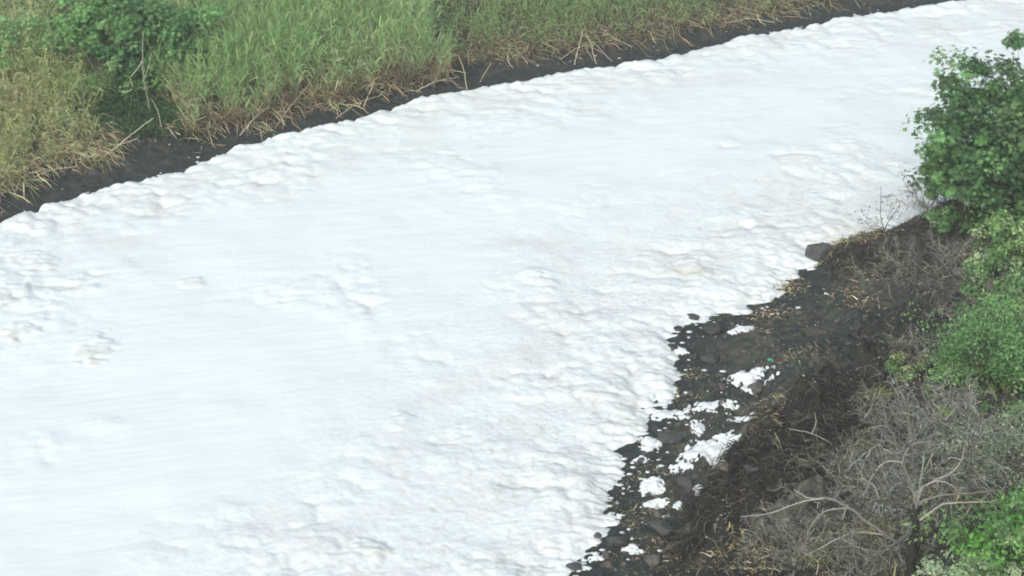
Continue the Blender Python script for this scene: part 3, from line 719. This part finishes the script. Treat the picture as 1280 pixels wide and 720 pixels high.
for px, py, n, L, sp, lab in [
    (905,612,700,.75,.4,'black shaggy roots hanging from the lower end of the bank'),
    (948,580,800,.7,.45,'black shaggy roots hanging from the middle of the bank'),
    (1000,545,900,.7,.5,'black shaggy roots hanging over the widest part of the bank'),
    (1050,505,800,.6,.5,'dark shaggy growth where bank and soil slope meet'),
    (965,612,900,.5,.5,'black matted roots on top of the lower bank'),
    (1005,580,900,.5,.5,'black matted roots on top of the middle of the bank'),
    (1045,545,800,.45,.5,'black matted roots behind the forked stick'),
    (1090,490,700,.4,.5,'dark matted growth left of the small bright shrub'),
    (1040,470,700,.35,.6,'dark low growth on the soil above the seed heads'),
    (1020,590,700,.6,.5,'dark tangled roots in the hollow behind the shaggy bank'),
    (1075,322,800,.45,.4,'dark hanging roots shading the hollow below the yellow tuft'),
    (1120,330,600,.45,.45,'dark roots hanging right of the hollow'),
    (1100,410,700,.4,.6,'dark brown dead growth on the middle soil slope'),
    (1150,390,700,.45,.6,'dark brown dead growth below the twig tangle'),
    (1060,450,600,.35,.5,'low dark dead growth above the shaggy bank'),
    (870,665,400,.5,.3,'black root curtain at the bottom end of the bank'),
    (1080,640,500,.5,.5,'dark dead growth beneath the grey scrub'),
    (1150,283,800,.35,.5,'dark brown growth on the crest left of the tall bush'),
    (1100,300,600,.3,.5,'dark brown growth on the low crest above the hollow'),
    (1190,285,700,.4,.5,'dark brown growth under the lower leafy bush'),
    (1060,312,500,.3,.4,'dark growth on the outer end of the crest')]:
    tuft('root_tangle', hit(px, py), int(n*1.5), L*.8, .009, ROOT, lab, 'roots', sp, .55, 1.0, 'shaggy dark roots on the near bank', (-.2, -.25), wob=.2)

def scrub(name, base, n, h, r, pal, label, group='grey dead scrub on the near bank', tw=.0085, cat='dead shrub', bend=.4):
    """dead shrub: arching stems, each with forking twigs"""
    root = empty(name, base); tag(root, label, cat, group)
    ns = max(8, n//22); pa = np.array(pal)
    an = RNG.uniform(0, 6.28, ns); el = RNG.uniform(.25, 1.3, ns)
    d = np.stack([np.cos(an)*np.cos(el), np.sin(an)*np.cos(el), np.sin(el)], 1)
    B = np.stack([RNG.normal(0, r*.22, ns), RNG.normal(0, r*.2, ns), np.full(ns, -.05)], 1)
    L = RNG.uniform(.7, 1.25, ns)*math.hypot(h, r)*.95
    SP = arcs(B, d, L, np.abs(RNG.normal(bend, .2, ns)), 9, .07)
    v, q = tubes(SP, np.linspace(1, .3, 9)[None]*tw*2.1*RNG.uniform(.6, 1.3, (ns, 1)), 4)
    obj('stem', new_mesh('stem', v, q, M_twig, np.repeat(pick(pal, ns, .2), 36, 0)), root)
    idx = RNG.integers(0, ns, n); k = RNG.integers(2, 9, n)
    TB = SP[idx, k]; td = SP[idx, k]-SP[idx, k-1]; td /= np.linalg.norm(td, axis=1, keepdims=True)+1e-9
    td = td+RNG.normal(0, .6, (n, 3)); td /= np.linalg.norm(td, axis=1, keepdims=True)
    tl = RNG.uniform(.15, .5, n)*L.mean()*.6
    TP = arcs(TB, td, tl, RNG.normal(.15, .35, n), 5, .1)
    m2 = n*2; i2 = RNG.integers(0, n, m2); k2 = RNG.integers(1, 5, m2)
    d2 = TP[i2, k2]-TP[i2, k2-1]; d2 /= np.linalg.norm(d2, axis=1, keepdims=True)+1e-9
    d2 = d2+RNG.normal(0, .7, (m2, 3)); d2 /= np.linalg.norm(d2, axis=1, keepdims=True)
    T2 = arcs(TP[i2, k2], d2, RNG.uniform(.3, .8, m2)*tl[i2], RNG.normal(.1, .3, m2), 4, .1)
    v1, q1 = tubes(TP, np.linspace(1, .45, 5)[None]*tw*RNG.uniform(.6, 1.2, (n, 1)), 3)
    v2, q2 = tubes(T2, np.linspace(.7, .35, 4)[None]*tw*RNG.uniform(.6, 1.1, (m2, 1)), 3)
    V, Q, Cc = merge([(v1, q1, np.repeat(pick(pal, n, .25), 15, 0)), (v2, q2, np.repeat(pick(pal, m2, .25), 12, 0))])
    obj('twigs', new_mesh('twigs', V, Q, M_twig, Cc), root)
    return root
GR = [(.15,.165,.14),(.22,.24,.205),(.09,.10,.08),(.33,.355,.31)]
GD = [(.11,.115,.085),(.17,.175,.135),(.07,.072,.052),(.28,.29,.235)]
for px, py, n, h, r, pal, lab in [
    (1135,352,420,.9,1.0,GD,'low tangle of grey brown twigs below the tall bush, left part'),
    (1185,345,520,1.1,1.1,GD+GR[:2],'thick tangle of pale twigs under the tall dark bush'),
    (1235,375,420,1.0,1.0,GD+GR[:1],'twig tangle between the bright and the broad green shrubs'),
    (1165,262,260,1.0,.9,GD,'fine grey twigs at the left foot of the tall bush'),
    (1150,455,320,.7,.8,GD,'brown dead shrub between the small bright shrub and the broad one'),
    (1120,535,420,.9,.8,GD+GR[:1],'upright grey twigs at the upper left of the dead scrub'),
    (1145,560,620,1.1,1.0,GR,'dense pale grey dead shrub in the centre of the scrub'),
    (1215,565,620,1.1,1.1,GR,'dense grey dead shrub below the broad green one'),
    (1255,610,560,1.2,1.0,GR,'pale dead shrub before the feathery bush'),
    (1105,610,560,.8,.8,GR+GD,'matted grey dead shrub left of the dead tree'),
    (1000,640,240,.5,.7,GD,'thin dark twigs between the bank roots and the earth heap'),
    (1045,600,300,.6,.8,GD,'thin dark twigs in front of the matted grey shrub'),
    (1060,575,200,.5,.6,GD,'dark grey matted twigs behind the shaggy bank'),
    (1165,640,520,1.0,.9,GR+GD,'grey twigs crowding around the dead tree trunk'),
    (1015,700,480,.6,.9,GD,'low brown twig mat at the bottom left of the scrub'),
    (1085,715,520,.7,.9,GD+GR[:1],'twig mat at the bottom left of the dead tree'),
    (960,680,300,.45,.6,GD,'short brown twigs over the grey earth heap'),
    (1120,630,520,1.0,.9,GR,'pale grey twigs behind the dead tree trunk'),
    (1190,520,420,.9,.9,GR,'pale grey twigs around the yellow green sprout'),
    (1100,345,360,.5,.8,GD,'low brown twigs spread below the hollow'),
    (1230,330,380,.9,.9,GD+GR,'pale bare twigs rising between the bright shrub and the tangle'),
    (1280,470,260,.9,.9,GD,'dead twigs inside the broad green shrub')]:
    scrub('dead_shrub', hit(px, py), n, h, r, pal, lab)
for px, py, n, L, sp, lab in [(1115,585,900,.5,.6,'grey hair like dead grass under the scrub, upper part'),(1180,610,900,.55,.8,'grey hair like dead grass right of the dead tree'),
                              (1050,665,900,.4,.6,'grey brown dead grass around the fallen branch'),(1120,690,800,.5,.7,'grey brown dead grass at the foot of the dead tree'),
                              (1240,560,700,.5,.8,'grey dead grass under the feathery bush'),(980,670,600,.4,.6,'grey brown dead grass on the earth heap'),
                              (1170,430,500,.4,.7,'grey brown dead grass above the broad shrub'),(1200,390,500,.4,.7,'brown dead grass below the twig tangle')]:
    tuft('dead_grass', hit(px, py), int(n*1.3), L, .008, GR+GD, lab, 'dead grass', sp, 1.0, .5, 'dead grass under the near bank scrub', wob=.1)

# bare seedling plants drawn against the foam
for px, py, n, h, r, lab in [(1105,290,60,.95,.55,'thin bare black twigs with seed pods standing against the foam'), (1078,292,36,.6,.4,'shorter bare twigs left of the black seed pod plant')]:
    b0 = hit(px, py); rt = scrub('bare_plant', b0, n, h, r, [(.05,.045,.04),(.08,.07,.06)], lab, 'bare plants against the foam', .006, 'plant', .15)
    me_l = leaves(RNG.normal(0, .3, (40, 3))*[1, .6, .6]*r*2+[0, 0, h*.8], RNG.normal(size=(40, 3)), RNG.uniform(.04, .09, 40), pick([(.06,.055,.04)], 40))
    obj('seed_pods', new_mesh('seed_pods', *me_l[:2], M_dry, me_l[2]), rt)

# dead tree and fallen branch
def px3(px, py, y):
    d = ray(px, py); t = y/d[1]; return np.array([d[0]*t, y, CAM_H+d[2]*t])
tb = hit(1138, 735); y0 = tb[1]
def P3(l): return [px3(a, b, y0+dy)-tb for a, b, dy in l]
r_ = empty('dead_tree', tb); tag(r_, 'dead tree with a dark forked trunk and pale arching bare limbs', 'tree')
limb_obj('trunk', [(P3([(1138,745,0),(1140,700,0),(1143,660,0),(1146,632,.05)]), .10, .06), (P3([(1142,690,0),(1158,672,.1),(1185,655,.2)]), .06, .035)], M_twig, r_, col=(.045, .045, .038), k=8)
LIMB = [([(1146,632,.05),(1165,622,.1),(1190,618,.2),(1222,616,.3),(1252,612,.4)], .035, .012), ([(1150,650,0),(1165,640,.1),(1180,630,.2),(1215,628,.3),(1250,626,.4)], .032, .012),
        ([(1146,632,.05),(1152,612,0),(1168,602,-.1),(1185,604,-.1),(1200,616,-.1)], .03, .012), ([(1146,635,0),(1138,600,-.1),(1128,578,-.2),(1140,556,-.2),(1162,552,-.1)], .03, .012),
        ([(1128,578,-.2),(1108,577,-.2),(1092,592,-.3),(1080,618,-.3)], .022, .01), ([(1185,655,.2),(1205,645,.3),(1215,630,.4)], .03, .015),
        ([(1165,602,0),(1190,590,.2),(1202,575,.3),(1206,555,.4)], .025, .01), ([(1202,575,.3),(1188,572,.3),(1180,580,.3)], .015, .008)]
for l, r0, r1 in LIMB:
    limb_obj('limb', [(P3(l), r0*.75, r1*.7)], M_twig, r_, col=(.30, .285, .25) if r0 < .034 else (.16, .15, .125), k=6)
fb = hit(1100, 690); y0 = fb[1]; tb = fb
r_ = empty('fallen_branch', fb); tag(r_, 'pale fallen branch lying across the scrub, its forked tip pointing left', 'branch')
limb_obj('main_limb', [(P3([(1185,735,-.5),(1140,695,-.2),(1095,660,.2),(1050,628,.6),(1030,622,.8)]), .045, .024)], M_twig, r_, col=(.24, .24, .21), k=7)
for l in ([(1030,623,.8),(1000,628,.9),(960,642,.8),(925,646,.7)], [(1030,623,.8),(1010,622,1.0),(992,612,1.1)], [(1060,635,.5),(1030,640,.5),(1010,665,.3),(1008,690,.1)],
          [(1110,670,.1),(1075,665,.1),(1050,672,0),(1005,696,-.2)], [(1050,672,0),(1075,685,-.2),(1100,690,-.3)]):
    limb_obj('side_limb', [(P3(l), .018, .007)], M_twig, r_, col=(.29, .29, .26), k=5)
tb = hit(1020, 560); y0 = tb[1]
o = limb_obj('dead_stick', [(P3([(1042,556,.0),(1015,542,0),(985,536,0)]), .016, .009), (P3([(1015,542,0),(1020,528,0),(1018,515,0)]), .012, .006)], M_twig, loc=tb, col=(.36, .35, .31), k=5)
tag(o, 'pale forked stick caught in the dark shaggy bank', 'stick')
def gcol(X_, Y_, p):
    n_ = fbm(X_*3, Y_*3, 3, 77); return mixc(np.broadcast_to(np.array([.05, .05, .038]), X_.shape+(3,)), np.array([.10, .10, .08]), sst(-.4, .5, n_))
for px, py, rx, ry, h, lab in [(975,655,.8,.6,.2,'lumpy grey earth heap at the foot of the scrub'), (1012,622,.55,.45,.2,'grey folded earth lump behind the lower heap'), (1050,655,.5,.4,.15,'grey earth lump under the fallen branch')]:
    b0 = hit(px, py); o = heap('earth_heap', b0[0], b0[1], b0[2], rx, ry, h, 60, M_ground, None, 300+px, .45, fol=H, colf=gcol)
    tag(o, lab, 'earth heap', 'grey earth heaps on the near bank')

# growth on the high ground of the near bank, beside and behind the shrubs
def high_pts(n, lo, hi, y0, y1):
    x = RNG.uniform(2, 45, n); y = RNG.uniform(y0, y1, n); s = -segdist(x, y, scarp_pts)
    k = (s > lo) & (s < hi); return x[k], y[k]
x, y = high_pts(30000, 4.2, 15, 24, 62); z = H(x, y); n = len(x)
d = np.stack([RNG.normal(0, .4, n), RNG.normal(0, .4, n), np.ones(n)], 1); d /= np.linalg.norm(d, axis=1, keepdims=True)
v, q = ribbons(arcs(np.stack([x, y, z-.03], 1), d, RNG.uniform(.3, .8, n), RNG.uniform(.1, .7, n), 4, .05), .016*np.array([1, .9, .6, .1])[None]*RNG.uniform(.7, 1.5, (n, 1)))
tag(obj('bank_grass', new_mesh('bank_grass', v, q, M_reed, np.repeat(pick(G2+OLI+GR[:2], n, .25), 8, 0))), 'rough mixed grass on the high ground beyond the right edge', 'grass', kind='stuff')
for i in range(8):
    x, y = high_pts(200, 5.0, 11, 26, 60); j = 0
    bush('bank_shrub', (x[j], y[j], hz(x[j], y[j])), 1.6+.9*random.random(), 1.4, 1.3, [BG, MG, MG, PG][i % 4], 26, 55, .11, ['tall bright','low mid green','broad mid green','pale small leaved','round bright','narrow mid green','loose mid green','low pale'][i]+' shrub on the high ground beyond the right picture edge', 'shrub', False, 0, seed=400+i, clr=.26, group='shrubs beyond the right edge')
# yellow green moss-like sprigs near the fallen branch
for px, py, lab in [(1062,680,'faint yellow green sprig behind the fallen branch'), (1028,700,'small yellow green sprig left of the fallen branch'), (1100,665,'yellow green sprig between fallen branch and dead tree'),
    (1205,540,'yellow green sprig right of the sprout in the dead scrub'),(1100,500,'green sprig among the roots left of the small white scrap'),(1085,560,'faint green sprig in the left part of the dead scrub')]:
    tuft('green_sprig', hit(px, py), 160, .35, .008, [(.24,.28,.10),(.2,.24,.09),(.3,.31,.14)], lab, 'sprig', .22, 1.3, .2, 'yellow green sprigs in the scrub')
for px, py, lab in [(868,392,'dark green weed on the rocks at the upper foam inlet'), (900,398,'dark green weed behind the weedy rock'), (765,640,'green weed at the foam edge near the bottom')]:
    tuft('green_weed', hit(px, py), 130, .2, .008, [(.07,.12,.05),(.10,.14,.06)], lab, 'weed', .2, .9, .5, 'green weeds at the foam edge')

# litter: dry leaves and stalk bits nobody could count, and three scraps one can
def litter(name, pts, size, pal, label):
    n = len(pts); z = H(pts[:, 0], pts[:, 1])
    c = np.stack([pts[:, 0], pts[:, 1], z+.02], 1)
    V, Q, Cc = leaves(c, RNG.normal(0, .35, (n, 3))+[0, 0, 1], size*RNG.uniform(.5, 1.4, n), pick(pal, n, .25))
    tag(obj(name, new_mesh(name, V, Q, M_dry, Cc)), label, 'litter', kind='stuff')
pts = []
while len(pts) < 6500:
    px, py = random.uniform(730, 1200), random.uniform(330, 735)
    x, y = at(px, py, .4)
    if noise(np.array([x*1.1]), np.array([y*1.1]), 4)[0] < random.uniform(-.5, .5): continue
    pts.append((x, y))
pts = np.array(pts); pts = pts[dnear(pts[:, 0], pts[:, 1]) > .15]
litter('leaf_litter', pts, .055, [(.27,.25,.17),(.16,.14,.1),(.10,.09,.07),(.36,.34,.26),(.12,.11,.08)], 'tan and brown dead leaves strewn over the near mud and soil')
x, y, u, d = sample_bank(3200, -100, 1200, 0, 1); dd = front(u)*(.42+.75*RNG.random(3200)**.6); x = x-.5*dd; y = y+.86*dd-.5*d; k_ = fbm(x*.9, y*.9, 3, 92) > -.05; x, y = x[k_], y[k_]
litter('far_litter', np.stack([x, y], 1), .09, [(.34,.29,.2),(.2,.16,.11),(.13,.11,.08),(.42,.37,.28)], 'pale dead leaves along the top of the black mud on the far bank')
# crumbs of froth blown onto the mud along both foam edges
cr = bmesh.new(); bmesh.ops.create_icosphere(cr, subdivisions=1, radius=1); cv = np.array([v.co[:] for v in cr.verts]); cf_ = np.array([[v.index for v in f.verts] for f in cr.faces]); cr.free()
qs = []
while len(qs) < 130:
    px, py = random.uniform(700, 1000), random.uniform(380, 725); x, y = at(px, py, .15)
    d_ = dnear(np.array([x]), np.array([y]))[0]
    if -.25 < d_ < 1.6 and random.random() < math.exp(-max(d_, 0)/.5) and noise(np.array([x*1.3]), np.array([y*1.3]), 5)[0] > -.15: qs.append((x, y))
fx_ = [p_[0] for p_ in FAR]
for _ in range(260):
    u_ = random.uniform(0, 1200); A_ = bank_pt(u_, .05+random.expovariate(1/.18)); qs.append((A_[0], A_[1]))
qs = np.array(qs); zz = H(qs[:, 0], qs[:, 1]); sz = RNG.uniform(.015, .055, len(qs))**1.0
CV = (cv[None]*np.stack([sz*RNG.uniform(1, 2.2, len(qs)), sz, sz*.55], 1)[:, None]+np.stack([qs[:, 0], qs[:, 1], zz+sz*.2], 1)[:, None]).reshape(-1, 3)
CF = (cf_[None]+(np.arange(len(qs))*len(cv))[:, None, None]).reshape(-1, 3)
tag(obj('foam_crumbs', new_mesh('foam_crumbs', CV, CF, M_foam, np.array([.56, .62, .62]), True)), 'tiny white foam crumbs strewn on the mud along the foam edges', 'foam crumbs', kind='stuff')
def scrap(name, px, py, s, col, lab, cat):
    p = hit(px, py); g = np.linspace(-1, 1, 7); GX, GY = np.meshgrid(g, g)
    z = .25*np.sin(GX*2.4+px)+.2*np.cos(GY*3+GX)
    k = 1-.15*(GX**2*GY**2); V = np.stack([GX*k, GY*k*.7, z+.3], -1).reshape(-1, 3)*s
    V2 = V+[0, 0, -.06*s]; q = quads(7, 7)
    o = obj(name, new_mesh(name, np.concatenate([V, V2]), np.concatenate([q, q[:, ::-1]+49]), M_plastic, np.broadcast_to(np.array(col), (98, 3)), True), loc=p+[0, 0, .03])
    tag(o, lab, cat)
scrap('plastic_scrap', 963, 453, .07, (.05, .35, .22), 'crumpled blue green plastic scrap on the dark mud', 'litter')
scrap('paper_scrap', 1134, 484, .06, (.75, .75, .75), 'small white scrap caught below the small bright green shrub', 'litter')
scrap('cream_scrap', 1033, 370, .07, (.55, .52, .35), 'cream coloured scrap on the dark soil below the boulder', 'litter')

# ------------------------------------------------------------------ thin moist air
hb = np.array([[x, y, z] for z in (-1.6, 24.0) for x, y in ((-950, -450), (950, -450), (950, 650), (-950, 650))], float)
hq = np.array([[3, 2, 1, 0], [4, 5, 6, 7], [0, 1, 5, 4], [1, 2, 6, 5], [2, 3, 7, 6], [3, 0, 4, 7]])
hm = D.materials.new('haze'); hm.use_nodes = True; t = hm.node_tree; t.nodes.remove(t.nodes['Principled BSDF'])
pv = t.nodes.new('ShaderNodeVolumePrincipled'); pv.inputs['Color'].default_value = (.86, .96, 1, 1); pv.inputs['Density'].default_value = .0012
t.links.new(pv.outputs[0], t.nodes['Material Output'].inputs['Volume'])
tag(obj('haze', new_mesh('haze', hb, hq, hm)), kind='stuff')
